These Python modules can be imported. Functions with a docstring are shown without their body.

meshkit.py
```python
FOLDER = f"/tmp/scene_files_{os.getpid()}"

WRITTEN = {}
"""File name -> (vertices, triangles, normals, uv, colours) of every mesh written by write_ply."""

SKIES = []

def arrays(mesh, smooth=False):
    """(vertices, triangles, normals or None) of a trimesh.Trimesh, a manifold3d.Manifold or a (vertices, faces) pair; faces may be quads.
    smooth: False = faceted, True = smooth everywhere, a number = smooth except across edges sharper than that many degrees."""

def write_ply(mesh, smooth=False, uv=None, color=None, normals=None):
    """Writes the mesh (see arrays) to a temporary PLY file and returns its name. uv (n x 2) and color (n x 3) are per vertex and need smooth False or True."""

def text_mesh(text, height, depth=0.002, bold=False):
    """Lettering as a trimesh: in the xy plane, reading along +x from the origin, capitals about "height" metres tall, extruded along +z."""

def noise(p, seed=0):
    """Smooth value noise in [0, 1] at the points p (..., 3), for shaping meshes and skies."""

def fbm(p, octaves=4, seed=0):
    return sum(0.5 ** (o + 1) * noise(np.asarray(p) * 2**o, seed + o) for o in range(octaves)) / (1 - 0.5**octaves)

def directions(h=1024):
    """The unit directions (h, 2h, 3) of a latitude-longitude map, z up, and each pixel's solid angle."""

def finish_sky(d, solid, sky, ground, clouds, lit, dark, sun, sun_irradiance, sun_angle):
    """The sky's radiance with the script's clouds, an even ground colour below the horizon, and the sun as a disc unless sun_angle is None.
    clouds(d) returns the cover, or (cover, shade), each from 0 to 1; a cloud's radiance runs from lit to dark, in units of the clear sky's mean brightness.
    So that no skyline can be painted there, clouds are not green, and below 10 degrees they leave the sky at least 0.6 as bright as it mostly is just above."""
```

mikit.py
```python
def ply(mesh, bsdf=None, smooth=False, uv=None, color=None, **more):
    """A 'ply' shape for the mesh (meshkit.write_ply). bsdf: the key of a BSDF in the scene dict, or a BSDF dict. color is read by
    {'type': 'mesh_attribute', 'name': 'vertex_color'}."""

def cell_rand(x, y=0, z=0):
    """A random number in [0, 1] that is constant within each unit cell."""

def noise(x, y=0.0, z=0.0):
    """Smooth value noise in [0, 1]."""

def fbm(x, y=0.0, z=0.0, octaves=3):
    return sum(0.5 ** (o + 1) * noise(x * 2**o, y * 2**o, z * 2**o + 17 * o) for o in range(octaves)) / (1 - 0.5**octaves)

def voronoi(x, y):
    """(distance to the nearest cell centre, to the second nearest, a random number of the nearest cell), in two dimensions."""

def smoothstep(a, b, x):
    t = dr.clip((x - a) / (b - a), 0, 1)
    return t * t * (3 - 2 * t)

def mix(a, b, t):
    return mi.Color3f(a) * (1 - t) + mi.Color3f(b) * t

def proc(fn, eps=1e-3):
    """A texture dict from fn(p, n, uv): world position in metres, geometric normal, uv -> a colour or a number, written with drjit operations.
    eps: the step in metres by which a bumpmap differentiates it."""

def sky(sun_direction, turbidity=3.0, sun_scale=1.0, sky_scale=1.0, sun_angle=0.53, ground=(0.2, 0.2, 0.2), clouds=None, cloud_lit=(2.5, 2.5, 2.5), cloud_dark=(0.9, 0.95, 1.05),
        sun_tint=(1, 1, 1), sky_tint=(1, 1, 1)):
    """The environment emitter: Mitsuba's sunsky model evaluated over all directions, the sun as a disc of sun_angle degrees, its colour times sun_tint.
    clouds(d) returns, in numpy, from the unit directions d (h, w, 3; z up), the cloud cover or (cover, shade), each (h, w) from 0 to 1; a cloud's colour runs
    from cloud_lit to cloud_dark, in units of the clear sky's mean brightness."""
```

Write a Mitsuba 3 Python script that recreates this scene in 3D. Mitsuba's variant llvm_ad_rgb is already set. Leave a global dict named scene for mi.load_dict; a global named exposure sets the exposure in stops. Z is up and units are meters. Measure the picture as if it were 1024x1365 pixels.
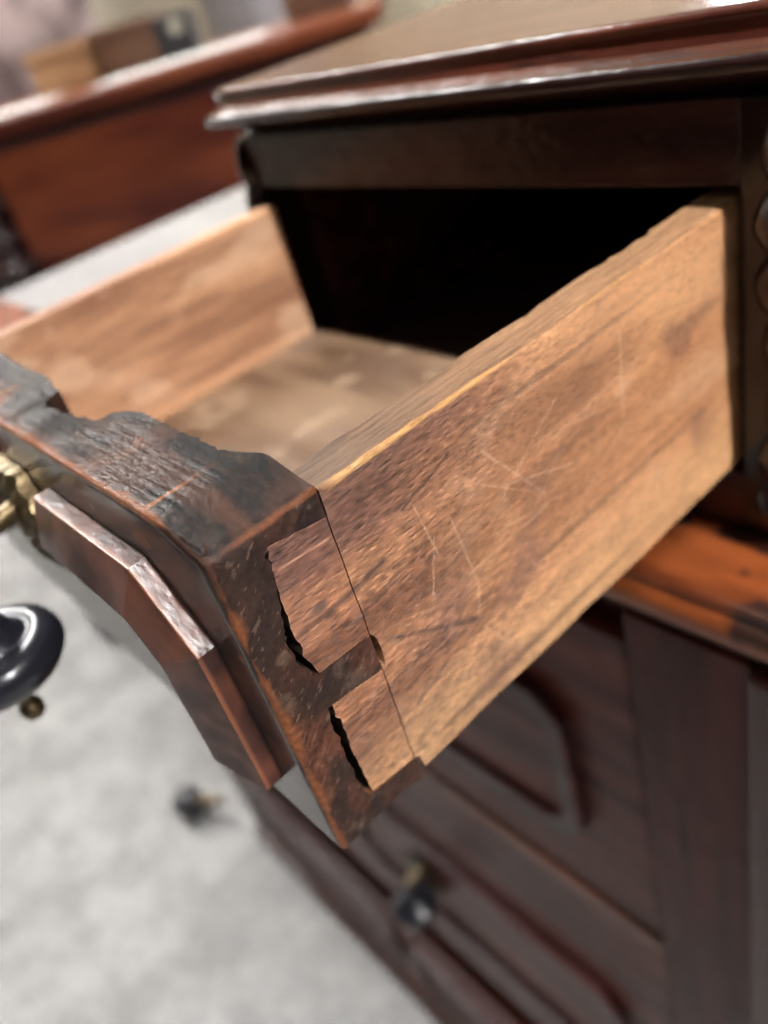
import math, numpy as np, trimesh, manifold3d as m3, drjit as dr
import mitsuba as mi, mikit, meshkit
from mikit import noise, fbm, smoothstep, mix, proc, cell_rand

# ---------------------------------------------------------------- camera, light, exposure
S = 0.75                       # everything below is written in units of 0.75 m
T = mi.ScalarTransform4f
scene, labels = {}, {}
scene['type'] = 'scene'
exposure = 1.32
CAM = np.array([0.16709, -0.05167, 0.10393])
FWD = np.array([-0.70509, 0.44948, -0.54847])
UP = np.array([-0.27903, 0.53519, 0.79732])
scene['camera'] = {'type': 'thinlens', 'fov': 64.0, 'fov_axis': 'y', 'near_clip': 0.01, 'far_clip': 60.0,
                   'aperture_radius': 0.0019, 'focus_distance': 0.226 * S,
                   'to_world': T().look_at(origin=(CAM * S).tolist(), target=((CAM + FWD) * S).tolist(), up=UP.tolist())}

FLOOR = -1.50
CEIL = 2.60
LAMP_POWER = 25.0
LAMPS = [(1.9, 0.10), (4.1, 0.10), (-2.9, 0.10), (-5.2, 0.10)]

# ---------------------------------------------------------------- helpers
def add(key, mesh, bsdf, smooth=30, label=None, **more):
    if hasattr(mesh, 'to_mesh'):
        mm = mesh.to_mesh(); mesh = trimesh.Trimesh(mm.vert_properties[:, :3], mm.tri_verts, process=False)
    if isinstance(mesh, tuple):
        mesh = trimesh.Trimesh(np.asarray(mesh[0], float), np.asarray(mesh[1], int), process=False)
    mesh = mesh.copy(); mesh.apply_scale(S)
    k, n = key, 0
    while k in scene:
        n += 1; k = f'{key}_{n:03d}'
    scene[k] = mikit.ply(mesh, bsdf, smooth=smooth, **more)
    if label: labels[k] = {'label': label}
    return k

def tag(key, label, cat=None, group=None, kind=None):
    d = labels.setdefault(key, {})
    d['label'] = label
    if cat: d['category'] = cat
    if group: d['group'] = group
    if kind: d['kind'] = kind

def rbox(lo, hi, r=0.002, n=(1, 1, 1), amp=0.0, freq=60.0, seed=0, rfun=None):
    """A box with rounded edges; n = interior divisions; amp = uneven surface."""
    lo, hi = np.array(lo, float), np.array(hi, float)
    r = min(r, 0.49 * (hi - lo).min())
    ax = []
    for k in range(3):
        e = r * np.array([0, 0.13, 0.5, 1.0])
        mid = np.linspace(lo[k] + r, hi[k] - r, n[k] + 1)
        ax.append(np.unique(np.round(np.r_[lo[k] + e, mid, hi[k] - e], 9)))
    V, F, base = [], [], 0
    for k in range(3):
        a, b = (k + 1) % 3, (k + 2) % 3
        A, B = np.meshgrid(ax[a], ax[b], indexing='ij')
        na, nb = len(ax[a]), len(ax[b])
        i, j = np.meshgrid(np.arange(na - 1), np.arange(nb - 1), indexing='ij')
        q = np.stack([i * nb + j, (i + 1) * nb + j, (i + 1) * nb + j + 1, i * nb + j + 1], -1).reshape(-1, 4)
        for s, val in ((1, hi[k]), (-1, lo[k])):
            v = np.zeros((A.size, 3)); v[:, a] = A.ravel(); v[:, b] = B.ravel(); v[:, k] = val
            qq = q if s > 0 else q[:, ::-1]
            V.append(v); F.append(np.vstack([qq[:, [0, 1, 2]], qq[:, [0, 2, 3]]]) + base); base += len(v)
    m = trimesh.Trimesh(np.vstack(V), np.vstack(F), process=False)
    m.merge_vertices(digits_vertex=8)
    v = np.array(m.vertices); c = np.clip(v, lo + r, hi - r); d = v - c
    L = np.linalg.norm(d, axis=1, keepdims=True)
    v = c + d * np.where(L > 1e-9, r / np.maximum(L, 1e-9), 0)
    if amp:
        v = v + np.stack([meshkit.fbm(v * freq, 3, seed + 11 * k) - 0.5 for k in range(3)], -1) * 2 * amp
    return trimesh.Trimesh(v, m.faces, process=False)

def prism_yz(pts, x0, x1):
    cs = m3.CrossSection([np.array(pts, float)], m3.FillRule.NonZero)
    return cs.extrude(x1 - x0).transform(np.array([[0, 0, 1, x0], [1, 0, 0, 0], [0, 1, 0, 0]], float))

def prism_xy(pts, z0, z1):
    return m3.CrossSection([np.array(pts, float)], m3.FillRule.NonZero).extrude(z1 - z0).translate([0, 0, z0])

def prism_xz(pts, y0, y1):
    cs = m3.CrossSection([np.array(pts, float)], m3.FillRule.NonZero)
    return cs.extrude(y1 - y0).transform(np.array([[1, 0, 0, 0], [0, 0, -1, y1], [0, 1, 0, 0]], float))

def box(lo, hi):
    lo, hi = np.array(lo, float), np.array(hi, float)
    return m3.Manifold.cube((hi - lo).tolist()).translate(lo.tolist())

def tm(man):
    mm = man.to_mesh()
    return trimesh.Trimesh(np.array(mm.vert_properties[:, :3], float), np.array(mm.tri_verts), process=False)

def lathe(profile, sections=48, at=(0, 0, 0), half=None):
    m = trimesh.creation.revolve(np.array(profile, float), sections=sections)
    m.apply_translation(at)
    return m

def spline(pts, n=60):
    from scipy.interpolate import PchipInterpolator
    pts = np.array(pts, float); t = np.r_[0, np.cumsum(np.linalg.norm(np.diff(pts, axis=0), axis=1))]
    u = np.linspace(0, t[-1], n)
    return np.stack([PchipInterpolator(t, pts[:, k])(u) for k in range(2)], -1)

def loft_rect(x0, x1, y0, y1, profile, nx=1):
    """Stacked rectangles: profile = [(overhang, z)], closed by caps: slabs and mouldings that return round the corners."""
    V, F = [], []
    for o, z in profile:
        V += [(x0 - o, y0 - o, z), (x1 + o, y0 - o, z), (x1 + o, y1 + o, z), (x0 - o, y1 + o, z)]
    for k in range(len(profile) - 1):
        for i in range(4):
            a, b = 4 * k + i, 4 * k + (i + 1) % 4
            F.append((a, b, b + 4, a + 4))
    n = len(V)
    F = np.array(F)
    tri = np.vstack([F[:, [0, 1, 2]], F[:, [0, 2, 3]], [(0, 3, 2), (0, 2, 1)], [(n - 4, n - 3, n - 2), (n - 4, n - 2, n - 1)]])
    m = trimesh.Trimesh(np.array(V, float), tri, process=False)
    if m.volume < 0: m.invert()
    return m

def quarter(o, z, r, a0, a1, n=7):
    return [(o + r * math.cos(math.radians(a)), z + r * math.sin(math.radians(a))) for a in np.linspace(a0, a1, n)]

def jag(a, b, n, amp, seed):
    """points from a to b with ragged sideways steps"""
    rng = np.random.default_rng(seed); a, b = np.array(a, float), np.array(b, float)
    d = (b - a) / np.linalg.norm(b - a); nrm = np.array([-d[1], d[0]])
    t = np.sort(np.r_[0, rng.uniform(0.03, 0.97, n), 1]); w = rng.normal(0, amp, len(t)); w[0] = w[-1] = 0
    return [tuple(a + (b - a) * tt + nrm * ww) for tt, ww in zip(t, w)]

# ---------------------------------------------------------------- materials
def rgb(r, g, b): return {'type': 'rgb', 'value': [r, g, b]}
def tw(b): return {'type': 'twosided', 'bsdf': b}
def bump(b, fn, scale, eps): return {'type': 'bumpmap', 'arbitrary': proc(fn, eps=eps), 'scale': scale, 'bsdf': b}
def principled(col, rough, spec=0.5, **k):
    return {'type': 'principled', 'base_color': col, 'roughness': rough, 'specular': spec, **k}

def seg(y, z, a, b, w):
    """soft mask of a scratch from a to b in the board's own plane"""
    dx, dz = b[0] - a[0], b[1] - a[1]; L2 = dx * dx + dz * dz
    t = dr.clip(((y - a[0]) * dx + (z - a[1]) * dz) / L2, 0, 1)
    wob = 0.0004 * (noise(y * 160, z * 160, 3) - 0.5)
    d = dr.sqrt(dr.square(y - a[0] - t * dx + wob) + dr.square(z - a[1] - t * dz))
    fade = 0.35 + 0.9 * noise(y * 300, z * 300, 9.0)
    return dr.clip(1 - d / w, 0, 1) * fade * smoothstep(0, 0.06, t) * smoothstep(1, 0.9, t)

SCR = [((0.0778, -0.0435), (0.0826, -0.0745), .0008), ((0.083, -0.0745), (0.0782, -0.0905), .0008), ((0.0800, -0.092), (0.0912, -0.1118), .0007),
       ((0.0959, -0.0292), (0.1235, -0.0655), .0009), ((0.102, -0.047), (0.140, -0.0607), .0008), ((0.078, -0.069), (0.124, -0.068), .0009),
       ((0.100, -0.052), (0.136, -0.030), .0007), ((0.172, -0.0235), (0.168, -0.060), .0010), ((0.118, -0.046), (0.190, -0.0385), .0007),
       ((0.099, -0.096), (0.1015, -0.112), .0007), ((0.0655, -0.030), (0.0700, -0.055), .0006), ((0.128, -0.083), (0.176, -0.058), .0006),
       ((0.088, -0.061), (0.150, -0.072), .0006), ((0.070, -0.045), (0.062, -0.070), .0005), ((0.110, -0.070), (0.131, -0.052), .0004), ((0.105, -0.058), (0.146, -0.048), .0004), ((0.092, -0.040), (0.118, -0.060), .0004), ((0.120, -0.040), (0.165, -0.050), .0004), ((0.140, -0.075), (0.200, -0.066), .0005)]

def side_parts(p):
    x, y, z = p.x / S, p.y / S, p.z / S
    warp = 0.006 * (fbm(y * 9, z * 14, 1.7) - 0.5) + 0.10 * z * y
    zz = z + warp
    big = fbm(y * 7, zz * 55, x * 55, 4)
    streak = fbm(y * 16 + 4, zz * 260, x * 260, 4)
    pore = noise(y * 420, zz * 2600, x * 2600)
    fleck = fbm(y * 330 + zz * 160, zz * 1050, x * 1050, 3)
    return x, y, z, big, streak, pore, fleck

def side_color(p, n, uv):
    x, y, z, big, streak, pore, fleck = side_parts(p)
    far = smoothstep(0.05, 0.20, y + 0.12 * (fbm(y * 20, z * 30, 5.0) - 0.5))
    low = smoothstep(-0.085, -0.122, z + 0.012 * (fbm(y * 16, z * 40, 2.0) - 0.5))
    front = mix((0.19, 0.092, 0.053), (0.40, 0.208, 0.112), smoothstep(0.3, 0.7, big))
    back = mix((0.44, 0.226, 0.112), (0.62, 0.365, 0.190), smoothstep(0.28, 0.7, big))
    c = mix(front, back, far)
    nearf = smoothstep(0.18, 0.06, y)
    c = mix(c, mi.Color3f(0.70, 0.46, 0.24), low * (0.35 + 0.45 * streak) * smoothstep(0.0, 0.02, y))
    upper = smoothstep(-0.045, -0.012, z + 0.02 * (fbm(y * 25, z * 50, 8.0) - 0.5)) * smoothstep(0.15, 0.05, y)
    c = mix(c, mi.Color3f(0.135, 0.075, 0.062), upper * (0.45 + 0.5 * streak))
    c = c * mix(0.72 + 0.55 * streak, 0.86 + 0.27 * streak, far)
    dark = smoothstep(0.60, 0.74, fbm(y * 7 + 7, (z + 0.10 * z * y) * 150, 3.3, 4))
    c = mix(c, mi.Color3f(0.115, 0.066, 0.046), dark * 0.8 * (0.45 + 0.55 * nearf))
    hair = smoothstep(0.66, 0.78, fbm(y * 10 + 2, (z + 0.10 * z * y) * 600, 8.3, 3)) * nearf
    c = mix(c, mi.Color3f(0.085, 0.05, 0.038), hair * 0.75)
    stain = smoothstep(0.60, 0.80, fbm(y * 26 + z * 19, z * 40 - y * 15, 6.1, 4))
    c = mix(c, mi.Color3f(0.20, 0.11, 0.085), stain * 0.55)
    pale = smoothstep(0.60, 0.78, fbm(y * 38 + z * 33 + 3, z * 52 - y * 27, 1.1, 4)) * smoothstep(0.06, 0.09, y)
    c = mix(c, mi.Color3f(0.60, 0.41, 0.27), pale * 0.26)
    c = c * mix((0.78, 0.75, 0.75), (1.05, 1.05, 1.04), smoothstep(0.12, 0.5, pore))
    c = c * (1 + (nearf * 1.3 + 0.35) * (fleck - 0.5))
    c = mix(c, mi.Color3f(0.78, 0.50, 0.31), nearf * 0.38 * smoothstep(0.62, 0.82, fleck) * smoothstep(0.35, 0.65, big))
    s = mi.Float(0)
    for a, b, w in SCR: s = dr.maximum(s, seg(y, z, a, b, w))
    face = smoothstep(-0.002, -0.0005, x)
    c = mix(c, mi.Color3f(0.70, 0.50, 0.34), dr.clip(s * 0.42, 0, 0.42) * face)
    # raw yellow wood where the upper outer edge has been rubbed, grey fuzz along the top
    top = smoothstep(0.6, 0.9, n.z)
    grey = mix((0.120, 0.082, 0.055), (0.28, 0.170, 0.092), smoothstep(0.02, 0.16, y))
    grey = grey * (0.50 + 0.95 * fbm(y * 60, x * 900, 2.2, 2)) * (0.7 + 0.6 * fleck)
    c = mix(c, grey, top)
    wid = 0.0004 + 0.0038 * fbm(y * 40, 4.4, 0.3, 4) * (0.35 + 0.65 * smoothstep(0.13, 0.05, y))
    d = dr.sqrt(dr.square(x) + dr.square(z + 0.0068))
    raw = smoothstep(1.15, 0.75, d / wid + 0.5 * (fleck - 0.5)) * smoothstep(0.036, 0.046, y)
    c = mix(c, mi.Color3f(0.55, 0.325, 0.125) * (0.45 + 1.1 * fleck), raw * 0.9)
    for a, b, w in ((((0.0170, -.0203), (.0362, -.0222), .0007)), (((.022, -.0330), (.036, -.0345), .0005))):
        c = mix(c, mi.Color3f(0.62, 0.40, 0.26), dr.clip(seg(y, z, a, b, w) * 0.8, 0, 0.8) * face)
    for a, b, w in (((.0368, -.0140), (.0475, -.0128), .0007), ((.0215, -.0445), (.052, -.0405), .0022), ((.040, -.066), (.083, -.0905), .0016), ((.044, -.100), (.062, -.094), .0012), ((.060, -.030), (.085, -.0225), .0010)):
        c = mix(c, mi.Color3f(0.055, 0.036, 0.032), dr.clip(seg(y, z, a, b, w) * 0.9, 0, 0.85) * face)
    # tails inside the dark front are browner, gap shade painted near-black on their ends
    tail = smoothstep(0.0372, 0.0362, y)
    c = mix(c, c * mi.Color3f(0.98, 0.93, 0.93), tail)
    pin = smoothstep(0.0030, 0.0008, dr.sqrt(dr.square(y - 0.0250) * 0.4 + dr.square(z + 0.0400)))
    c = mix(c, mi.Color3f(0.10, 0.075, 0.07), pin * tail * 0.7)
    gap_shade = smoothstep(-0.4, -0.8, n.y) * tail
    c = mix(c, mi.Color3f(0.022, 0.014, 0.011), gap_shade)
    c = c * mi.Color3f(0.93, 0.81, 0.765)
    return dr.clip(c, 0.008, 0.9)

def side_bump(p, n, uv):
    x, y, z, big, streak, pore, fleck = side_parts(p)
    near = 0.35 + 0.65 * smoothstep(0.16, 0.05, y)
    return (0.55 * fleck + 0.35 * smoothstep(0.1, 0.5, pore) + 0.5 * streak) * near

def side_rough(p, n, uv):
    x, y, z, big, streak, pore, fleck = side_parts(p)
    return 0.36 + 0.22 * fleck

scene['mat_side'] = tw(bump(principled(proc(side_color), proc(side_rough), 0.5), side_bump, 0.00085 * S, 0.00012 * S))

def inner_color(p, n, uv):
    x, y, z = p.x / S, p.y / S, p.z / S
    a = fbm(y * 9, z * 70 + x * 0.5, x * 40, 4); b = fbm(y * 26 + 2, z * 60, x * 60, 3)
    c = mix((0.26, 0.120, 0.068), (0.55, 0.300, 0.168), smoothstep(0.3, 0.72, a))
    c = mix(c, mi.Color3f(0.70, 0.46, 0.30), 0.5 * smoothstep(0.58, 0.75, b))
    c = mix(c, mi.Color3f(0.13, 0.08, 0.06), 0.8 * smoothstep(0.70, 0.82, fbm(y * 18, z * 110, x * 90 + 4, 3)))
    return c * (0.85 + 0.3 * noise(y * 300, z * 900, x * 900))
scene['mat_inner'] = tw(principled(proc(inner_color), 0.5, 0.35))

def base_color(p, n, uv):
    x, y, z = p.x / S, p.y / S, p.z / S
    a = fbm(x * 9, y * 45, 1.0, 4); b = fbm(x * 40, y * 40, 4.0, 3)
    c = mix((0.125, 0.070, 0.041), (0.235, 0.148, 0.090), smoothstep(0.3, 0.7, a))
    c = mix(c, mi.Color3f(0.36, 0.25, 0.165), 0.6 * smoothstep(0.6, 0.78, b))
    return mix(c, mi.Color3f(0.16, 0.11, 0.08), 0.6 * smoothstep(0.62, 0.8, fbm(x * 22 + 5, y * 22, 2.0, 3)))
scene['mat_base'] = tw(principled(proc(base_color), 0.5, 0.35))

def front_parts(p):
    x, y, z = p.x / S, p.y / S, p.z / S
    g = fbm(x * 40, y * 700, z * 700, 3)
    sm = fbm(x * 130, y * 24, z * 40, 3)
    fleck = fbm(x * 700, y * 800, z * 600, 2)
    return x, y, z, g, sm, fleck

def front_color(p, n, uv):
    x, y, z, g, sm, fleck = front_parts(p)
    top = smoothstep(0.5, 0.85, n.z); end = smoothstep(0.5, 0.85, n.x); face = smoothstep(0.5, 0.85, -n.y)
    blk = mix((0.005, 0.0035, 0.003), (0.028, 0.018, 0.014), smoothstep(0.3, 0.75, 0.6 * g + 0.4 * fleck))
    rust = smoothstep(0.54, 0.72, sm) * smoothstep(-0.085, -0.05, x) * smoothstep(0.030, 0.012, y)
    rust = dr.maximum(rust, 0.7 * smoothstep(0.58, 0.75, fbm(x * 45, y * 90, 7.0, 3)) * smoothstep(0.02, 0.004, y))
    cend_f = 1 + 0.8 * (fleck - 0.5) + 1.0 * (fbm((y + z) * 60, (z - y) * 420, x * 300, 3) - 0.5)
    blk = mix(blk, mi.Color3f(0.052, 0.023, 0.015), smoothstep(0.45, 0.65, fbm(x * 30, y * 70, 12.0, 3)) * 0.7)
    ctop = mix(blk, mi.Color3f(0.26, 0.10, 0.042), rust * (0.5 + 0.5 * fleck))
    lowr = smoothstep(-0.03, -0.10, z + 0.03 * (fbm(y * 40, z * 40, 3.0) - 0.5))
    cend = mix((0.026, 0.013, 0.010), (0.085, 0.030, 0.017), (0.25 + 0.75 * lowr) * smoothstep(0.3, 0.7, fbm(y * 90, z * 60, 4.0, 3)))
    pale = smoothstep(0.60, 0.72, fbm(y * 110, z * 130, 9.0, 3)) * smoothstep(-0.02, -0.03, z)
    cend = mix(cend, mi.Color3f(0.20, 0.135, 0.095), pale * 0.22)
    cend = cend * cend_f
    cend = mix(cend, mi.Color3f(0.38, 0.26, 0.19), 0.20 * smoothstep(0.66, 0.82, fbm(y * 260 + z * 260, (z - y) * 700, x * 500, 3)))
    cface = mix((0.016, 0.009, 0.008), (0.036, 0.018, 0.014), fbm(x * 12, z * 150, 1.0))
    c = mi.Color3f(0.10, 0.055, 0.040) * (1 - dr.maximum(top, dr.maximum(end, face))) + ctop * top + cend * end * (1 - top) + cface * face
    # varnish rubbed off the arrises: red-brown wood
    e1 = dr.sqrt(dr.square(x) + dr.square(y)); e2 = dr.sqrt(dr.square(y) + dr.square(z + 0.0)); e3 = dr.sqrt(dr.square(x) + dr.square(z + 0.006))
    nn = fbm(x * 90, y * 90, z * 70, 3)
    w = smoothstep(1.0, 0.35, e1 / (0.0026 + 0.008 * (nn - 0.42)))
    w = dr.maximum(w, smoothstep(1.0, 0.3, e2 / (0.0034 + 0.006 * (nn - 0.45))))
    w = dr.maximum(w, 0.8 * smoothstep(1.0, 0.3, e3 / (0.0014 + 0.005 * (nn - 0.45))))
    c = mix(c, mi.Color3f(0.20, 0.066, 0.026) * (0.6 + 0.8 * fleck), w * 0.85)
    c = mix(c, mi.Color3f(0.010, 0.008, 0.007), smoothstep(0.4, 0.8, n.y) * smoothstep(0.034, 0.033, y) * smoothstep(0.010, 0.012, y))  # socket faces near black: shade inside the gaps put into the colour
    notch = smoothstep(0.2, -0.3, n.z) * smoothstep(0.002, 0.006, y) * (1 - end)
    c = mix(c, mi.Color3f(0.30, 0.15, 0.10), notch * smoothstep(0.6, 0.2, dr.abs(n.x)))
    return dr.clip(c, 0.008, 0.8)

def front_rough(p, n, uv):
    x, y, z, g, sm, fleck = front_parts(p)
    face = smoothstep(0.5, 0.85, -n.y)
    patch = smoothstep(0.35, 0.65, fbm(x * 34, y * 70, z * 60, 3))
    return dr.clip((0.40 + 0.20 * fleck + 0.22 * patch) * (1 - face) + 0.17 * face, 0.08, 0.8)

def front_bump(p, n, uv):
    x, y, z, g, sm, fleck = front_parts(p)
    face = smoothstep(0.5, 0.85, -n.y)
    patch = smoothstep(0.35, 0.6, fbm(x * 26, y * 60, z * 40, 3))
    return (0.45 * fleck + 0.7 * fbm(x * 60, y * 620, z * 620, 4) + (0.30 + 0.35 * patch) * fbm(x * 160, y * 260, z * 260, 4)) * (1 - 0.93 * face)

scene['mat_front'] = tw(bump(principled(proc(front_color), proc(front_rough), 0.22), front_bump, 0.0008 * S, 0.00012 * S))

def mould_color(p, n, uv):
    x, y, z = p.x / S, p.y / S, p.z / S
    a = fbm(x * 60, y * 90, z * 60, 3)
    c = mix((0.032, 0.011, 0.008), (0.105, 0.032, 0.019), smoothstep(0.3, 0.7, a))
    # rubbed edge of the proud face
    e = smoothstep(-0.0048, -0.0062, y) * smoothstep(0.35, 0.9, dr.abs(n.x) + dr.abs(n.z))
    return mix(c, mi.Color3f(0.24, 0.082, 0.036), dr.clip(e * (0.2 + a), 0, 0.8))
def mould_bump(p, n, uv):
    x, y, z = p.x / S, p.y / S, p.z / S
    return fbm(x * 260, y * 420, z * 260, 3)
scene['mat_moulding'] = tw(bump(principled(proc(mould_color), 0.27, 0.4), mould_bump, 0.0002 * S, 0.0003 * S))

def dark_x(p, n, uv):
    x, y, z = p.x / S, p.y / S, p.z / S
    a = fbm(x * 5, y * 60, z * 60, 4)
    return mix((0.020, 0.0075, 0.0075), (0.052, 0.016, 0.014), smoothstep(0.3, 0.72, a))
def dark_z(p, n, uv):
    x, y, z = p.x / S, p.y / S, p.z / S
    a = fbm(x * 60, y * 60, z * 5, 4)
    return mix((0.045, 0.011, 0.010), (0.110, 0.026, 0.021), smoothstep(0.3, 0.72, a))
def fine_bump(p, n, uv):
    x, y, z = p.x / S, p.y / S, p.z / S
    return fbm(x * 50, y * 50, z * 50, 3) + 0.4 * fbm(x * 300, y * 300, z * 300, 2)
scene['mat_dark_x'] = tw(bump(principled(proc(dark_x), 0.27, 0.28), fine_bump, 0.0010 * S, 0.0008 * S))
scene['mat_dark_z'] = tw(bump(principled(proc(dark_z), 0.32, 0.14), fine_bump, 0.0010 * S, 0.0008 * S))
def front_x(p, n, uv):
    x, y, z = p.x / S, p.y / S, p.z / S
    a = fbm(x * 5, y * 40, z * 45, 4)
    return mix((0.060, 0.014, 0.011), (0.155, 0.036, 0.026), smoothstep(0.3, 0.72, a))
scene['mat_drawer_front'] = tw(bump(principled(proc(front_x), 0.30, 0.16), fine_bump, 0.0012 * S, 0.0008 * S))
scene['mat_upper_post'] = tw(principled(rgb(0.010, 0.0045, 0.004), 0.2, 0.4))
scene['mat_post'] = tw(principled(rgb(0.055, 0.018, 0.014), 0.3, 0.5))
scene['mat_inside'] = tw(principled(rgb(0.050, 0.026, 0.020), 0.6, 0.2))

def worn_color(p, n, uv):
    x, y, z = p.x / S, p.y / S, p.z / S
    a = fbm(x * 16, y * 60, z * 60, 4); b = fbm(x * 30 + 4, y * 45, z * 45, 3)
    c = mix((0.115, 0.026, 0.009), (0.25, 0.062, 0.017), smoothstep(0.3, 0.7, a))
    return mix(c, mi.Color3f(0.030, 0.014, 0.011), smoothstep(0.57, 0.68, b))
scene['mat_worn'] = tw(bump(principled(proc(worn_color), 0.3, 0.5), fine_bump, 0.0012 * S, 0.0008 * S))

def slab_color(p, n, uv):
    x, y, z = p.x / S, p.y / S, p.z / S
    a = fbm(x * 8, y * 70, z * 70, 4); b = fbm(x * 25, y * 60, z * 200, 3)
    c = mix((0.070, 0.017, 0.011), (0.16, 0.040, 0.023), smoothstep(0.3, 0.7, a))
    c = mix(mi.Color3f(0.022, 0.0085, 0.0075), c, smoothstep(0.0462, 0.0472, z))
    tp = smoothstep(0.7, 0.95, n.z)
    c = mix(c, mix((0.055, 0.022, 0.012), (0.115, 0.050, 0.026), a), tp)
    return mix(c, mi.Color3f(0.022, 0.013, 0.012), smoothstep(0.55, 0.7, b) * (1 - tp) * 0.8)
def slab_rough(p, n, uv):
    x, y, z = p.x / S, p.y / S, p.z / S
    return 0.16 + 0.10 * fbm(x * 40, y * 200, z * 90, 3)
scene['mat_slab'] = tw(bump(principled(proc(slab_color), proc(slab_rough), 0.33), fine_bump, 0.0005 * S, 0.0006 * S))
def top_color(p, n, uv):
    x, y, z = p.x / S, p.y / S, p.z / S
    return mix((0.27, 0.268, 0.265), (0.38, 0.377, 0.373), fbm(x * 7, y * 9, 3.0, 4))  # pale grey painted in for the bright reflection on the polished top
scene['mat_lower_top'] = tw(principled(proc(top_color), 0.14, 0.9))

def red_color(p, n, uv):
    x, y, z = p.x / S, p.y / S, p.z / S
    u = x * 0.685 + y * 0.728; v = x * 0.728 - y * 0.685
    a = fbm(u * 2.2, z * 9, v * 9, 4); b = fbm(u * 6, z * 40, v * 40, 3)
    c = mix((0.075, 0.015, 0.011), (0.205, 0.050, 0.019), smoothstep(0.3, 0.68, a))
    return c * (0.75 + 0.5 * b)
scene['mat_red'] = tw(principled(proc(red_color), 0.26, 0.5))
scene['mat_red_dark'] = tw(principled(rgb(0.020, 0.008, 0.008), 0.25, 0.6))
scene['mat_red_top'] = tw(principled(rgb(0.17, 0.06, 0.035), 0.14, 0.8))

def brass_color(p, n, uv):
    x, y, z = p.x / S, p.y / S, p.z / S
    return mix((0.070, 0.050, 0.027), (0.25, 0.18, 0.095), fbm(x * 90, y * 90, z * 90, 3))
scene['mat_brass'] = tw(bump({'type': 'principled', 'base_color': proc(brass_color), 'metallic': 0.85, 'roughness': 0.42}, fine_bump, 0.001 * S, 0.0008 * S))
scene['mat_dark_brass'] = tw(principled(rgb(0.075, 0.055, 0.026), 0.45, 0.5, metallic=0.5))
scene['mat_black'] = tw(principled(rgb(0.010, 0.010, 0.014), 0.23, 0.55))

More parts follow.
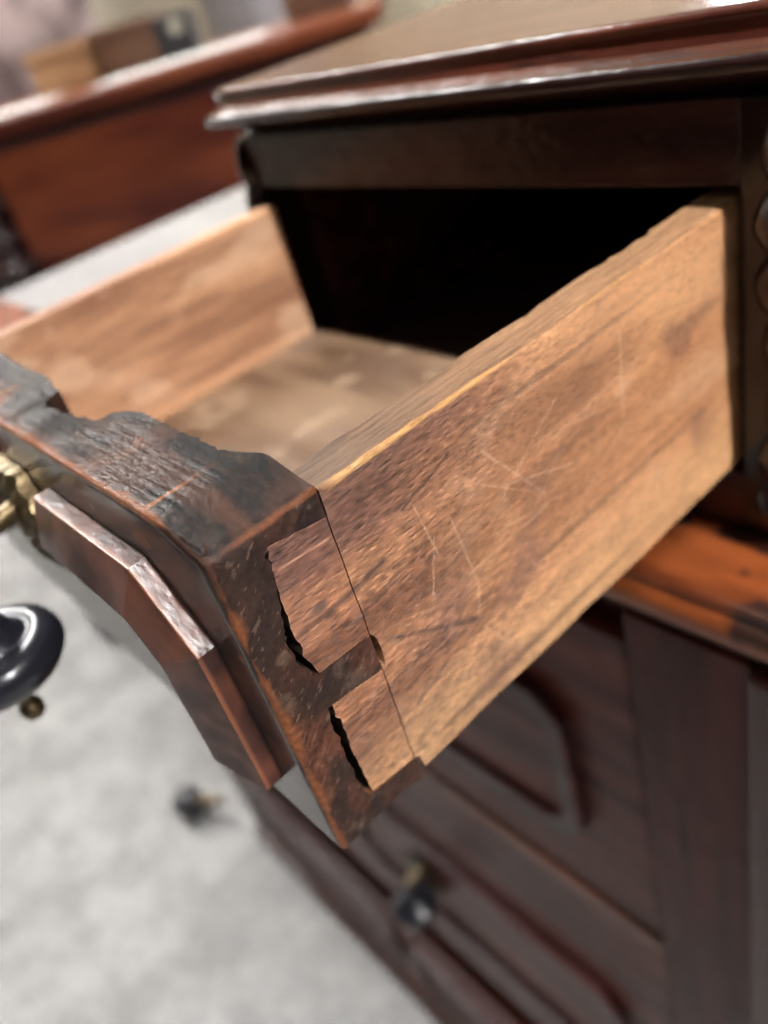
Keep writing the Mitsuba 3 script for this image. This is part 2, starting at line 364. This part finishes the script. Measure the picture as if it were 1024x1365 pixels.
def floor_color(p, n, uv):
    x, y = p.x / S, p.y / S
    a = fbm(x * 2.2, y * 2.2, 0.0, 4); b = fbm(x * 14, y * 14, 2.0, 4); c3 = fbm(x * 60, y * 60, 5.0, 3)
    c = mix((0.172, 0.168, 0.164), (0.245, 0.241, 0.236), smoothstep(0.3, 0.7, 0.30 * a + 0.70 * b))
    c = c * (0.78 + 0.44 * c3)
    return mix(c, mi.Color3f(0.30, 0.296, 0.29), 0.4 * smoothstep(0.58, 0.75, fbm(x * 9 + 3, y * 9, 7.0, 4)))
def floor_bump(p, n, uv):
    x, y = p.x / S, p.y / S
    return fbm(x * 30, y * 30, 1.0, 4)
scene['mat_floor'] = tw(bump(principled(proc(floor_color), 0.5, 0.4), floor_bump, 0.003 * S, 0.003 * S))
def wall_color(p, n, uv):
    a = fbm(p.x * 1.2, p.y * 1.2, p.z * 1.2, 3)
    return mix((0.56, 0.49, 0.375), (0.70, 0.63, 0.50), a)
scene['mat_wall'] = tw(principled(proc(wall_color), 0.7, 0.2))
scene['mat_ceiling'] = tw({'type': 'diffuse', 'reflectance': rgb(0.30, 0.30, 0.29)})
scene['mat_lamp_body'] = tw(principled(rgb(0.8, 0.8, 0.8), 0.4))
def card_color(p, n, uv):
    return mix((0.20, 0.105, 0.05), (0.31, 0.17, 0.085), fbm(p.x * 7, p.y * 7, p.z * 7, 3))
scene['mat_card'] = tw(principled(proc(card_color), 0.7, 0.2))
scene['mat_brown'] = tw(principled(rgb(0.09, 0.043, 0.024), 0.5, 0.3))
scene['mat_charcoal'] = tw(principled(rgb(0.018, 0.016, 0.018), 0.5, 0.2))
scene['mat_dial'] = tw(principled(rgb(0.26, 0.24, 0.19), 0.4, 0.4))
def pink_color(p, n, uv):
    return mix((0.09, 0.055, 0.052), (0.33, 0.245, 0.23), smoothstep(0.35, 0.65, fbm(p.x * 5, p.y * 5, p.z * 3.2, 3)))
scene['mat_pink'] = tw(principled(proc(pink_color), 0.5, 0.4))
scene['mat_lavender'] = tw(principled(rgb(0.22, 0.20, 0.21), 0.4, 0.4))
scene['mat_white'] = tw(principled(rgb(0.66, 0.65, 0.63), 0.5, 0.3))
scene['mat_green_cloth'] = tw(principled(rgb(0.16, 0.26, 0.25), 0.8, 0.2))

# ---------------------------------------------------------------- the setting: floor, walls, ceiling, lamps
X0, X1, Y0, Y1 = -7.0, 6.0, -6.0, 6.0
add('floor', rbox((X0 - .3, Y0, FLOOR - .1), (X1, Y1 + .3, FLOOR), .001), 'mat_floor', False)
tag('floor', 'pale grey mottled concrete floor', kind='structure')
add('wall', rbox((X0 - .2, Y0, FLOOR + .001), (X0, Y1, CEIL + .1), .001), 'mat_wall', False)
tag('wall', 'cream painted wall far behind the furniture', kind='structure')
add('wall', rbox((X0 - .2, Y1 + .002, FLOOR + .001), (X1, Y1 + .2, CEIL + .1), .001), 'mat_wall', False)
tag('wall_001', 'cream painted wall behind the dark chest', kind='structure')
add('ceiling', rbox((X0 - .25, Y0, CEIL + .102), (X1, Y1 + .25, CEIL + .2), .001), 'mat_ceiling', False)
tag('ceiling', 'white ceiling of the shop', kind='structure')
for i, (lx, ly) in enumerate(LAMPS):
    k = 'ceiling_lamp' + (f'_{i:03d}' if i else '')
    add(k + '__body', rbox((lx - 1.05, ly - .09, CEIL + .035), (lx + 1.05, ly + .09, CEIL + .1), .01), 'mat_lamp_body')
    tube = trimesh.creation.cylinder(radius=0.028, height=1.96, sections=20)
    tube.apply_transform(trimesh.transformations.rotation_matrix(math.pi / 2, [0, 1, 0])); tube.apply_translation([lx, ly, CEIL])
    add(k + '__tube', tube, 'mat_lamp_body', 60, emitter={'type': 'area', 'radiance': rgb(LAMP_POWER * 8 * 1.0, LAMP_POWER * 8 * .985, LAMP_POWER * 8 * .965)})
    tag(k, 'tube lamp on the ceiling of the shop', 'lamp', 'tube lamps on the ceiling')

# a lit window added out of view in the back wall: it is what the polished top mirrors at the upper right
add('added_window__frame', tm(box((-3.30, Y1 - .10, .30), (-.50, Y1 - .002, 1.45)) - box((-3.22, Y1 - .2, .38), (-.58, Y1 + .1, 1.37))), 'mat_white', False)
add('added_window__pane', rbox((-3.217, Y1 - .05, .383), (-.583, Y1 - .03, 1.367), .002), 'mat_white', False,
    emitter={'type': 'area', 'radiance': rgb(9.0, 9.1, 9.4)})
tag('added_window', 'bright window added out of view in the back wall', 'window')

# ---------------------------------------------------------------- the dark chest: upper box with the drawer opening
D = 0.2494                     # the face of the upper box
CH = 'chest'
tag(CH, 'dark polished wooden chest with moulded top and carved posts, its top drawer pulled out', 'chest')
OX0, OX1, OZ0, OZ1 = -0.3305, 0.0022, -0.1335, -0.0020
BX0, BX1, BY1 = -0.3410, 0.0560, 0.72
LT = -0.168                    # top of the lower body
prof = ([(-.006, .0300), (-.0055, .0318), (-.0035, .0345), (.000, .0368), (.0045, .0385), (.0055, .0392)] + quarter(.0078, .0425, .0036, -80, 95, 10)
        + [(.0070, .0464), (.0062, .0470)] + [(.0040, .0485), (.0030, .0520), (.0032, .0550)] + quarter(.0008, .0566, .0028, -10, 90, 7))
slab = loft_rect(BX0, BX1, D, BY1, prof)
slab = slab.subdivide_to_size(0.02, max_iter=14)
v = np.array(slab.vertices)
fr = v[:, 1] < D + 0.005
v[fr] += np.stack([np.zeros(fr.sum()), (meshkit.fbm(v[fr] * [30, 20, 110], 3, 5) - .5) * .0007, (meshkit.fbm(v[fr] * [30, 20, 110], 3, 8) - .5) * .0006], -1)
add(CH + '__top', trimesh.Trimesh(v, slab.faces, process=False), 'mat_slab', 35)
add(CH + '__rail', rbox((OX0, D, OZ1), (OX1, D + .022, .0300), .0012), 'mat_dark_x')
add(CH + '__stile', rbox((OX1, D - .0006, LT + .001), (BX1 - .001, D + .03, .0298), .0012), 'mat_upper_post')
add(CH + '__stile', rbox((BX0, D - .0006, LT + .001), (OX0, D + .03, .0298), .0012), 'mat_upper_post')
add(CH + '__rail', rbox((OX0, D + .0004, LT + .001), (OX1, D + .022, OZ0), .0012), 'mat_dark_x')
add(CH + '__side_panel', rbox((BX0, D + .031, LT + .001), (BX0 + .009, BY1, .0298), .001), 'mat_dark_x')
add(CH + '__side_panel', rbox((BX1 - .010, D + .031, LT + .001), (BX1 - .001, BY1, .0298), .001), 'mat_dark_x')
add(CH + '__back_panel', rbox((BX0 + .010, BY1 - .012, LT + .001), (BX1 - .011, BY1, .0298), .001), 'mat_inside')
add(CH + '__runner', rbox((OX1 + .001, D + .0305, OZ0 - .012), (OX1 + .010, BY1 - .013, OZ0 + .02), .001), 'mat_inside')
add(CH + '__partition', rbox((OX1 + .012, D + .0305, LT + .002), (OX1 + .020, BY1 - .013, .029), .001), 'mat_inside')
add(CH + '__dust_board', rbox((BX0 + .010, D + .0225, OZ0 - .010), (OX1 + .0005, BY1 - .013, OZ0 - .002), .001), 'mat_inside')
# carved split turnings on the posts of the upper box
def turning(cx, z0, z1, r, beads, seed=0):
    zs = np.linspace(z0, z1, 90); t = (zs - z0) / (z1 - z0)
    rad = r * (0.42 + 0.58 * np.abs(np.sin(np.pi * beads * t)) ** 0.7 * (0.65 + 0.35 * np.sin(2 * np.pi * t * 1.5 + 1)))
    pr = np.r_[[[1e-4, z0]], np.stack([rad, zs], -1), [[1e-4, z1]]]
    m = trimesh.creation.revolve(pr, sections=28)
    m.apply_scale([1, .8, 1]); m.apply_translation([cx, D - .0008, 0])
    return m
add(CH + '__carved_turning', turning(.0220, -.158, .026, .0140, 7), 'mat_upper_post', 40)
add(CH + '__carved_turning', turning(-.3375, -.155, .026, .0095, 7), 'mat_upper_post', 40)

# ---------------------------------------------------------------- lower body
LX0, LX1, LY0, LY1 = -1.165, 0.055, 0.210, 0.86
mp = [(-.004, LT - .0300), (.004, LT - .0295), (.0075, LT - .0270)] + quarter(.0035, LT - .0165, .0115, -65, 55, 12) + quarter(.0065, LT - .0042, .0042, 0, 90, 6)
wm = loft_rect(LX0, LX1, LY0, LY1, [(o, z) for o, z in mp]).subdivide_to_size(.05, max_iter=14)
add(CH + '__waist_moulding', wm, 'mat_worn', 35, 'orange brown worn moulding under the drawer, dark in the hollows')
add(CH + '__waist_cove', loft_rect(LX0, LX1, LY0, LY1, [(-.001, LT - .0400), (.0015, LT - .0390), (.0020, LT - .0350), (.0030, LT - .0302)]), 'mat_inside', 35)
add(CH + '__lower_top', rbox((LX0 - .004, LY0 + .045, LT + .0002), (LX1 - .002, LY1 + .004, LT + .0012), .0003), 'mat_lower_top', 30, 'top of the lower part, its bright reflection painted in as pale grey')
ZP = -1.42
add(CH + '__body', tm(box((LX0, LY0 + .016, FLOOR + .03), (LX1, LY1, LT - .0402)) - box((LX0 + .067, LY0, -1.108), (-.046, LY0 + .20, -1.042))), 'mat_dark_z', False)
add(CH + '__post', rbox((-.044, LY0 - .004, -1.46), (.029, LY0 + .0155, LT - .0405), .003), 'mat_dark_z')
add(CH + '__post', rbox((.0295, LY0 - .012, -1.46), (LX1 + .004, LY0 + .0155, LT - .0405), .004), 'mat_post', 30, 'reddish corner strip of the chest')
add(CH + '__post', rbox((LX0, LY0 - .004, -1.46), (LX0 + .065, LY0 + .0155, LT - .0405), .003), 'mat_dark_z')
def drawer_front(z0, z1, y, panel, hz, handles):
    a, b = LX0 + .067, -.046
    k = add(CH + '__drawer_front', rbox((a, y, z0), (b, LY0 + .0155, z1), .004), 'mat_drawer_front')
    for lo, hi in (((a + .03), (a + b) / 2 - .02), ((a + b) / 2 + .02, b - .055)):
        p0, p1 = panel; c = .022
        pts = [(lo + c, p0), (hi - c, p0), (hi, p0 + c), (hi, p1 - c), (hi - c, p1), (lo + c, p1), (lo, p1 - c), (lo, p0 + c)]
        ctr = np.mean(pts, 0)
        def off(d): return [(ctr[0] + (q[0] - ctr[0]) * (1 - d / abs(hi - ctr[0])), ctr[1] + (q[1] - ctr[1]) * (1 - d / abs(p1 - ctr[1]))) for q in pts]
        ring = prism_xz(pts, y - .011, y + .002) - prism_xz(off(.014), y - .05, y + .05)
        add(k + '__moulding', ring, 'mat_dark_x', 20)
        add(k + '__field', prism_xz(off(.0145), y - .004, y + .002), 'mat_drawer_front', 20)
    for hx in handles: pendant(k, hx, y - .004, hz)
def pendant(owner, hx, y, hz):
    th = np.linspace(0, 2 * np.pi, 40, endpoint=False); rr = .030 + .006 * np.cos(4 * th)
    add(owner + '__handle_plate', prism_xz([(hx + r_ * math.cos(t), hz + 1.15 * r_ * math.sin(t)) for r_, t in zip(rr, th)], y - .005, y), 'mat_dark_brass', 20)
    add(owner + '__handle_stem', trimesh.creation.cylinder(radius=.006, segment=[(hx, y, hz + .012), (hx, y - .030, hz + .010)]), 'mat_dark_brass')
    add(owner + '__handle_drop', lathe(spline([(.0002, -.056), (.014, -.054), (.028, -.042), (.030, -.032), (.018, -.020), (.009, -.008), (.0085, .008), (.0002, .014)], 40), 32, (hx, y - .030, hz)), 'mat_black', 60)
drawer_front(-.560, -.236, LY0, (-.482, -.318), -.395, (-.385, -.82))
drawer_front(-1.046, -.585, LY0, (-.93, -.745), -.835, (-.400, -.82))
drawer_front(-1.420, -1.104, LY0 - .006, (-1.34, -1.18), -1.24, ())
add(CH + '__rail', rbox((LX0 + .0655, LY0 - .003, -.5835), (-.0445, LY0 + .0155, -.5615), .003), 'mat_worn')
add(CH + '__plinth', rbox((LX0 - .012, LY0 - .020, FLOOR + .012), (LX1 + .012, LY0 + .0155, -1.4605), .006), 'mat_dark_x')
add(CH + '__base_rail', rbox((LX0 + .0655, LY0 - .008, -1.4595), (-.0445, LY0 + .0155, -1.4215), .003), 'mat_worn')

# castor under the left front corner, and the turned boss on the left post
cx, cy = -1.375, LY0 - .080
add('castor__wheel', lathe(spline([(.0002, -.040), (.026, -.034), (.038, -.012), (.038, .012), (.026, .034), (.0002, .040)], 30), 36, (cx, cy, FLOOR + .0405)), 'mat_black', 50)
tag('castor', 'small black castor with a brass stem on the floor by the foot of the chest', 'castor')
add('castor__stem', trimesh.creation.cylinder(radius=.011, segment=[(cx + .030, cy + .020, FLOOR + .055), (cx + .088, cy + .055, FLOOR + .062)], sections=20), 'mat_brass')
bo = lathe(spline([(.0002, -.10), (.030, -.075), (.048, -.03), (.050, .02), (.030, .065), (.0002, .085)], 40), 36); bo.apply_scale([1, .9, 1]); bo.apply_translation([LX0 - .050, LY0 - .030, -.77])
add(CH + '__turned_boss', bo, 'mat_black', 60)

# ---------------------------------------------------------------- the pulled-out drawer
DW = 'drawer'
tag(DW, 'open wooden drawer with dovetailed side and chipped dark front, pulled out of the chest', 'drawer')
H, TF, ST = 0.130, 0.0366, 0.0180
ZT, ZB = -0.0068, -0.1285
WL = -0.3285                    # outer face of the left side
YB = 0.262
tail1_l = [(.0170, -.0122), (.0163, -.0170), (.0156, -.0215), (.0150, -.0290), (.0146, -.0370), (.0142, -.0420), (.0150, -.0500), (.0168, -.0596)]
tail2_l = [(.0158, -.0728), (.0160, -.0800), (.0163, -.0880), (.0160, -.0932), (.0165, -.1050), (.0172, -.1172)]
rng = np.random.default_rng(4)
def wob(L, amp, seed):
    r_ = np.random.default_rng(seed); out = []
    for a, b in zip(L[:-1], L[1:]):
        for t in np.linspace(0, 1, 5)[:-1]:
            out.append((a[0] + (b[0] - a[0]) * t + r_.normal(0, amp), a[1] + (b[1] - a[1]) * t))
    return out + [L[-1]]
t1 = wob([(y + .0002, z) for y, z in tail1_l], .00030, 1)
t2 = wob([(y + .0010, z) for y, z in tail2_l], .00030, 2)
side_poly = ([(TF + .0006, ZT), (TF + .0006, -.0157)] + t1 + [(.0352, -.0607), (TF + .0010, -.0612), (TF + .0022, -.0640), (TF + .0026, -.0700), (TF + .0020, -.0745), (TF + .0010, -.0754)] + [(.0352, -.0757)] + t2
             + [(TF + .0005, -.1200), (TF + .0024, -.1212), (TF + .0034, ZB), (YB, ZB), (YB, ZT)])
gl = [(TF + .0002 + .00012 * math.sin(k * 1.7), z) for k, z in enumerate(np.linspace(-.004, -.131, 22))]
gauge = prism_yz([(y - .00019, z) for y, z in gl] + [(y + .00019, z) for y, z in gl[::-1]], -.0016, .01)
side = (prism_yz(side_poly, -ST, -.0003) - gauge).refine_to_length(.0022)
sm = tm(side); v = np.array(sm.vertices)
rr = (.0010 + .0022 * meshkit.fbm(np.c_[v[:, 1] * 45, np.zeros(len(v)), np.zeros(len(v))], 3, 3)) * np.clip((v[:, 1] - TF - .0012) / .003, 0, 1)
lo2, hi2 = np.array([-ST, ZB]), np.array([-.0003, ZT]); q = v[:, [0, 2]]
c2 = np.clip(q, lo2 + rr[:, None], hi2 - rr[:, None]); d2 = q - c2; L2 = np.linalg.norm(d2, axis=1)
mk = L2 > rr
v[:, [0, 2]] = np.where(mk[:, None], c2 + d2 * (rr / np.maximum(L2, 1e-9))[:, None], q)
outer = (v[:, 0] > -.002)
v[outer, 0] += (meshkit.fbm(v[outer] * [1, 18, 60], 3, 21) - .5) * .0011
topm = v[:, 2] > ZT - .003
v[topm, 2] += (meshkit.fbm(v[topm] * [90, 30, 1], 3, 33) - .5) * .0016
inn = (v[:, 0] < -ST + .002) & topm
v[inn, 0] += np.clip(meshkit.fbm(v[inn] * [1, 70, 1], 4, 55) - .5, 0, 1) * .006
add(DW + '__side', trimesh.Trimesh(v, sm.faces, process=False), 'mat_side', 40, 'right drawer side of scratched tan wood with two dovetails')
lft = rbox((WL, TF + .0006, -.1285), (WL + .0135, .2460, -.0128), .0014, (1, 60, 8), .0004, 30, 7)
add(DW + '__side', lft, 'mat_inner', 40)
add(DW + '__bottom', rbox((WL + .0137, TF + .001, -.1080), (-ST - .0002, .2500, -.1015), .0006), 'mat_base')

# drawer front: sockets for the tails, broken back edge, worn corner
s1 = [(TF + .02, -.0153)] + [(TF, -.0153)] + wob([(y - (.0002 if z > -.034 else (.0026 if -.057 < z else .0009)), z + (.0003 if i == 0 else 0)) for i, (y, z) in enumerate(tail1_l)], .00042, 6) + [(TF - .001, -.0610), (TF + .02, -.0611)]
s2 = [(TF + .02, -.0752), (TF - .001, -.0752)] + wob([(y - (.0019 if -.112 < z < -.078 else .0008), z) for y, z in tail2_l], .00042, 7) + [(TF, -.1208), (TF + .02, -.1208)]
fb = box((WL, 0, -H), (0, TF, 0))
fb = fb - prism_yz(s1, -ST - .0004, .01) - prism_yz(s2, -ST - .0004, .01)
edge = [(.01, .0420), (-.0150, .0420), (-.0186, .0368), (-.0260, .0338), (-.0330, .0318), (-.0371, .0305), (-.0480, .0312), (-.0613, .0309), (-.0786, .0320), (-.0900, .0318), (-.0953, .0305), (-.0985, .0292), (-.1024, .0266), (-.1030, .0225),
        (-.1036, .0200), (-.1110, .0205), (-.1150, .0180), (-.1216, .0189), (-.1260, .0168), (-.1330, .0175), (-.1390, .0160), (-.1440, .0170), (-.1500, .0250), (-.1600, .0270), (-.1743, .0295), (-.2000, .0290), (-.2350, .0308), (WL - .01, .0310)]
e2 = []
r_ = np.random.default_rng(9)
for a, b in zip(edge[:-1], edge[1:]):
    for t in np.linspace(0, 1, max(2, int(abs(b[0] - a[0]) / .0025)) + 1)[:-1]:
        e2.append((a[0] + (b[0] - a[0]) * t, a[1] + (b[1] - a[1]) * t + r_.normal(0, .00028)))
chip = e2 + [edge[-1], (WL - .01, .06), (.01, .06)]
fb = fb - prism_xy(chip, -.2, .01)
fb = fb - box((-.1472, -.01, -.0007), (-.1464, .03, .01))
fb = fb.refine_to_length(.0017)
fm = tm(fb); v = np.array(fm.vertices)
# worn: the top falls away towards the right end, the arrises are rounded
wx = np.clip((v[:, 0] + .026) / .026, 0, 1); wx = wx * wx * (3 - 2 * wx)
v[:, 2] -= .0052 * wx * np.clip((v[:, 2] + .012) / .012, 0, 1)
lo3, hi3 = np.array([-1., 0, -H]), np.array([0, 1., 0])
nz = meshkit.fbm(v * 55, 3, 77)
rr = .0014 + .0022 * nz + .0030 * np.exp(-((np.linalg.norm((v - [0, 0, -.004]) / .016, axis=1)) ** 2))
hz3 = np.stack([np.zeros(len(v)), np.ones(len(v)), -.0052 * wx], -1)
c3 = np.stack([np.minimum(v[:, 0], -rr), np.maximum(v[:, 1], rr), np.clip(v[:, 2], -H + rr, hz3[:, 2] - rr)], -1)
insock = (v[:, 1] > .0135) & (v[:, 2] < -.0125) & (v[:, 2] > -.1190)
d3 = v - c3; L3 = np.linalg.norm(d3, axis=1); mk = (L3 > rr) & ~insock & (v[:, 1] < .0345)
v[mk] = (c3 + d3 * (rr / np.maximum(L3, 1e-9))[:, None])[mk]
free = ~insock | (v[:, 0] > -.0006)
dis = np.stack([meshkit.fbm(v * 120, 3, 91 + k) - .5 for k in range(3)], -1) * .00028
facem = v[:, 1] < .0008
dis[facem & (v[:, 2] < -.006)] *= .15
v += dis * free[:, None]
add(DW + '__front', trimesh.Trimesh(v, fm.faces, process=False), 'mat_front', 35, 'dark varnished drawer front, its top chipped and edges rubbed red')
HX, HZ = -.164, -.044
# geometric applied moulding on the front, mirrored on both sides of the handle
MD = -.0070
def half(sgn):
    outer = np.array([(-.124, -.0215), (-.0456, -.0215), (-.0226, -.0460), (-.0226, -.1075)])
    ridge = np.array([(-.124, -.0395), (-.0530, -.0395), (-.0405, -.0530), (-.0405, -.0990)])
    inner = np.array([(-.124, -.0575), (-.0600, -.0575), (-.0585, -.0600), (-.0585, -.0940)])
    rings = [(outer, .0006), (outer, MD + .0008), (outer * .985 + ridge * .015, MD + .0002), (outer * .96 + ridge * .04, MD), (outer * .5 + ridge * .5, MD - .0033), (outer * .05 + ridge * .95, MD - .0060), (ridge, MD - .0062), (inner * .05 + ridge * .95, MD - .0060), (inner, -.0015), (inner, .0006)]
    def dense(P): return np.vstack([np.linspace(a, b, 24, endpoint=False) for a, b in zip(P[:-1], P[1:])] + [P[-1:]])
    V = [np.stack([d[:, 0], np.full(len(d), y), d[:, 1]], -1) for d, y in ((dense(P), y) for P, y in rings)]
    n = len(V[0]); V = np.vstack(V); F = []
    for a in range(len(rings) - 1):
        for b in range(n - 1):
            p = a * n + b; F += [(p, p + 1, p + n + 1), (p, p + n + 1, p + n)]
    for b in (0, n - 1):                                   # closed ends
        c_ = [a * n + b for a in range(len(rings))]
        F += [(c_[0], c_[k], c_[k + 1]) if b else (c_[0], c_[k + 1], c_[k]) for k in range(1, len(c_) - 1)]
    V = V + np.stack([meshkit.fbm(V * 70, 3, 41 + k) - .5 for k in range(3)], -1) * .00035 * (V[:, 1:2] < -.001)
    if sgn < 0: V[:, 0] = 2 * HX - V[:, 0]
    m = trimesh.Trimesh(V, np.array(F), process=False)
    return m
add(DW + '__front__moulding', half(1), 'mat_moulding', 30)
add(DW + '__front__moulding', half(-1), 'mat_moulding', 30)
# brass plate with pressed leaves, and the black turned drop
th = np.linspace(0, 2 * np.pi, 72, endpoint=False)
rr = .0255 + .0022 * np.cos(6 * th)
pl = prism_xz([(HX + r2 * math.cos(t), HZ + .95 * r2 * math.sin(t)) for r2, t in zip(rr, th)], -.004, -.0005).refine_to_length(.0015)
pm = tm(pl); v = np.array(pm.vertices); rad = np.hypot(v[:, 0] - HX, v[:, 2] - HZ) / .032; ang = np.arctan2(v[:, 2] - HZ, v[:, 0] - HX)
fmk = v[:, 1] < -.003
v[fmk, 1] -= (.0065 * np.clip(1 - rad, 0, 1) ** .8 + .0022 * np.cos(8 * ang) ** 2 * np.clip(rad * 1.2, 0, 1) * np.clip((1 - rad) * 6, 0, 1) + .0012 * np.sin(rad * 14))[fmk]
add(DW + '__handle__plate', trimesh.Trimesh(v, pm.faces, process=False), 'mat_brass', 40)
add(DW + '__handle__stem', trimesh.creation.cylinder(radius=.0042, segment=[(HX, -.004, HZ + .006), (HX + .007, -.046, HZ + .001)], sections=24), 'mat_brass')
drop = lathe(spline([(.0003, -.0610), (.0060, -.0606), (.0150, -.0580), (.0245, -.0515), (.0285, -.0440), (.0262, -.0375), (.0205, -.0352), (.0165, -.0358), (.0130, -.0320), (.0100, -.0240), (.0090, -.0150), (.0098, -.0060), (.0088, -.0010), (.0060, .0025), (.0003, .0030)], 90), 64)
drop.apply_translation([HX + .008, -.0465, HZ])
add(DW + '__handle__drop', drop, 'mat_black', 60, 'glossy black turned drop of the handle')
fin = lathe(spline([(.0003, -.0165), (.0030, -.0160), (.0050, -.0130), (.0052, -.0100), (.0036, -.0070), (.0034, .0006), (.0003, .0020)], 24), 24)
fin.apply_translation([HX + .008, -.0465, HZ - .0625])
add(DW + '__handle__finial', fin, 'mat_brass', 60)

# ---------------------------------------------------------------- the red chest behind, turned about 43 degrees
P0 = np.array([-2.260, 0.734]); DIRX = np.array([.6855, .7281])
ROT = np.eye(4); ROT[:2, 0] = DIRX; ROT[:2, 1] = [-.7281, .6855]; ROT[:2, 3] = P0
def red(key, mesh, mat, smooth=30, label=None):
    m = mesh if isinstance(mesh, trimesh.Trimesh) else tm(mesh)
    m = m.copy(); m.apply_transform(ROT)
    return add(key, m, mat, smooth, label)
RC = 'sideboard'
tag(RC, 'reddish mahogany sideboard with flat moulded top and dark carved post, behind the open drawer', 'sideboard')
red(RC + '__top', loft_rect(-.42, 1.0, .0, .72, [(-.010, -.047), (-.010, -.033), (.010, -.0322)] + [(.013, -.0305), (.0145, -.0285)] + [(.015, -.006)] + quarter(.010, -.005, .005, 0, 90, 6)), 'mat_red', 35)
red(RC + '__top_face', rbox((-.40, .02, .0004), (.98, .70, .0016), .0005), 'mat_red_top')
red(RC + '__shade_strip', rbox((-.40, .0165, -.072), (.965, .05, -.0472), .003), 'mat_red_dark')  # dark strip added for the shadow under the overhanging top
red(RC + '__frieze', rbox((-.10, .022, -.375), (.955, .05, -.0725), .004), 'mat_red')
red(RC + '__frieze', rbox((-.40, .022, -.375), (-.20, .05, -.0725), .004), 'mat_red')
red(RC + '__carcass', rbox((-.40, .052, FLOOR + .06), (.955, .70, -.0475), .004), 'mat_red_dark')
red(RC + '__door', rbox((-.09, .030, -.93), (.42, .0515, -.385), .004), 'mat_red')
red(RC + '__door', rbox((.43, .030, -.93), (.95, .0515, -.385), .004), 'mat_red')
red(RC + '__door', rbox((-.09, .030, -1.42), (.42, .0515, -.94), .004), 'mat_red')
red(RC + '__door', rbox((.43, .030, -1.42), (.95, .0515, -.94), .004), 'mat_red')
zs = np.linspace(-1.40, -.13, 220); t = (zs + 1.40) / 1.27
rad = .050 + .014 * np.sin(2 * np.pi * 15 * t) + .008 * np.sin(2 * np.pi * 3 * t)
post = trimesh.creation.revolve(np.r_[[[1e-4, zs[0]]], np.stack([rad, zs], -1), [[1e-4, zs[-1]]]], sections=28)
post.apply_translation([-.155, .010, 0])
red(RC + '__carved_post', post, 'mat_red_dark', 40, 'dark carved corner post')
red(RC + '__post_block', rbox((-.20, -.0, -.13), (-.105, .05, -.0725), .004), 'mat_red')
red(RC + '__plinth', rbox((-.41, .005, FLOOR + .002), (.965, .70, FLOOR + .058), .006), 'mat_red_dark')

def thing_box(key, x0, x1, y0, y1, z0, z1, mat, label, cat, lid=True, seed=0):
    k = key; n = 0
    while k in labels: n += 1; k = f'{key}_{n:03d}'
    red(k + '__body', rbox((x0, y0, z0), (x1, y1, z1 - .03), .006), mat)
    if lid: red(k + '__lid', rbox((x0 - .006, y0 - .006, z1 - .0295), (x1 + .006, y1 + .006, z1), .005), mat)
    tag(k, label, cat)
    return k
thing_box('box', -.02, .165, .36, .52, .004, .118, 'mat_card', 'tan cardboard box on the red sideboard, left of the brown box', 'box')
thing_box('box', .175, .365, .38, .55, .004, .124, 'mat_brown', 'dark brown box on the red sideboard beside the clock', 'box')
k = 'clock'
red(k + '__case', rbox((.372, .36, .004), (.475, .46, .108), .006), 'mat_charcoal')
red(k + '__dial', trimesh.creation.cylinder(radius=.021, segment=[(.436, .3605, .078), (.436, .354, .078)], sections=40), 'mat_dial')
tag(k, 'small black case with a pale round dial on the red sideboard', 'clock')
red('glare_sheet', rbox((.22, .10, .0018), (.70, .34, .0045), .001), 'mat_white')  # white sheets added to stand in for reflections on the glossy top
tag('glare_sheet', 'added white sheet in place of the reflection on the red sideboard in front of the black clock', 'glare_sheet')
red('glare_sheet', rbox((-.20, .12, .0018), (.07, .33, .0045), .001), 'mat_white')
tag('glare_sheet_001', 'added white sheet in place of the reflection on the red sideboard in front of the tan box', 'glare_sheet')
thing_box('crate', .74, .93, .40, .60, .004, .15, 'mat_brown', 'brown crate on the right end of the red sideboard', 'crate')

# pale cupboard in front of the far wall
C2 = 'cupboard'
add(C2 + '__case', rbox((-6.4, .6, FLOOR + .002), (-5.7, 2.72, 1.3), .02), 'mat_pink')
for a, b in ((.64, 1.30), (1.32, 2.0), (2.02, 2.68)):
    add(C2 + '__door', rbox((-5.699, a, FLOOR + .08), (-5.67, b, 1.25), .01), 'mat_pink')
tag(C2, 'pinkish grey cupboard against the far wall, upper left', 'cupboard')

add('filing_cabinet__case', rbox((-6.6, 4.05, FLOOR + .002), (-5.9, 4.62, .9), .02), 'mat_lavender')
for a, b in ((-1.44, -.90), (-.88, -.34), (-.32, .24), (.26, .86)):
    add('filing_cabinet__drawer', rbox((-5.899, 4.08, a), (-5.87, 4.59, b), .012), 'mat_lavender')
tag('filing_cabinet', 'greyish cabinet against the far wall, behind the right half of the red sideboard', 'cabinet')

# every shape is in metres now; the list of things is complete
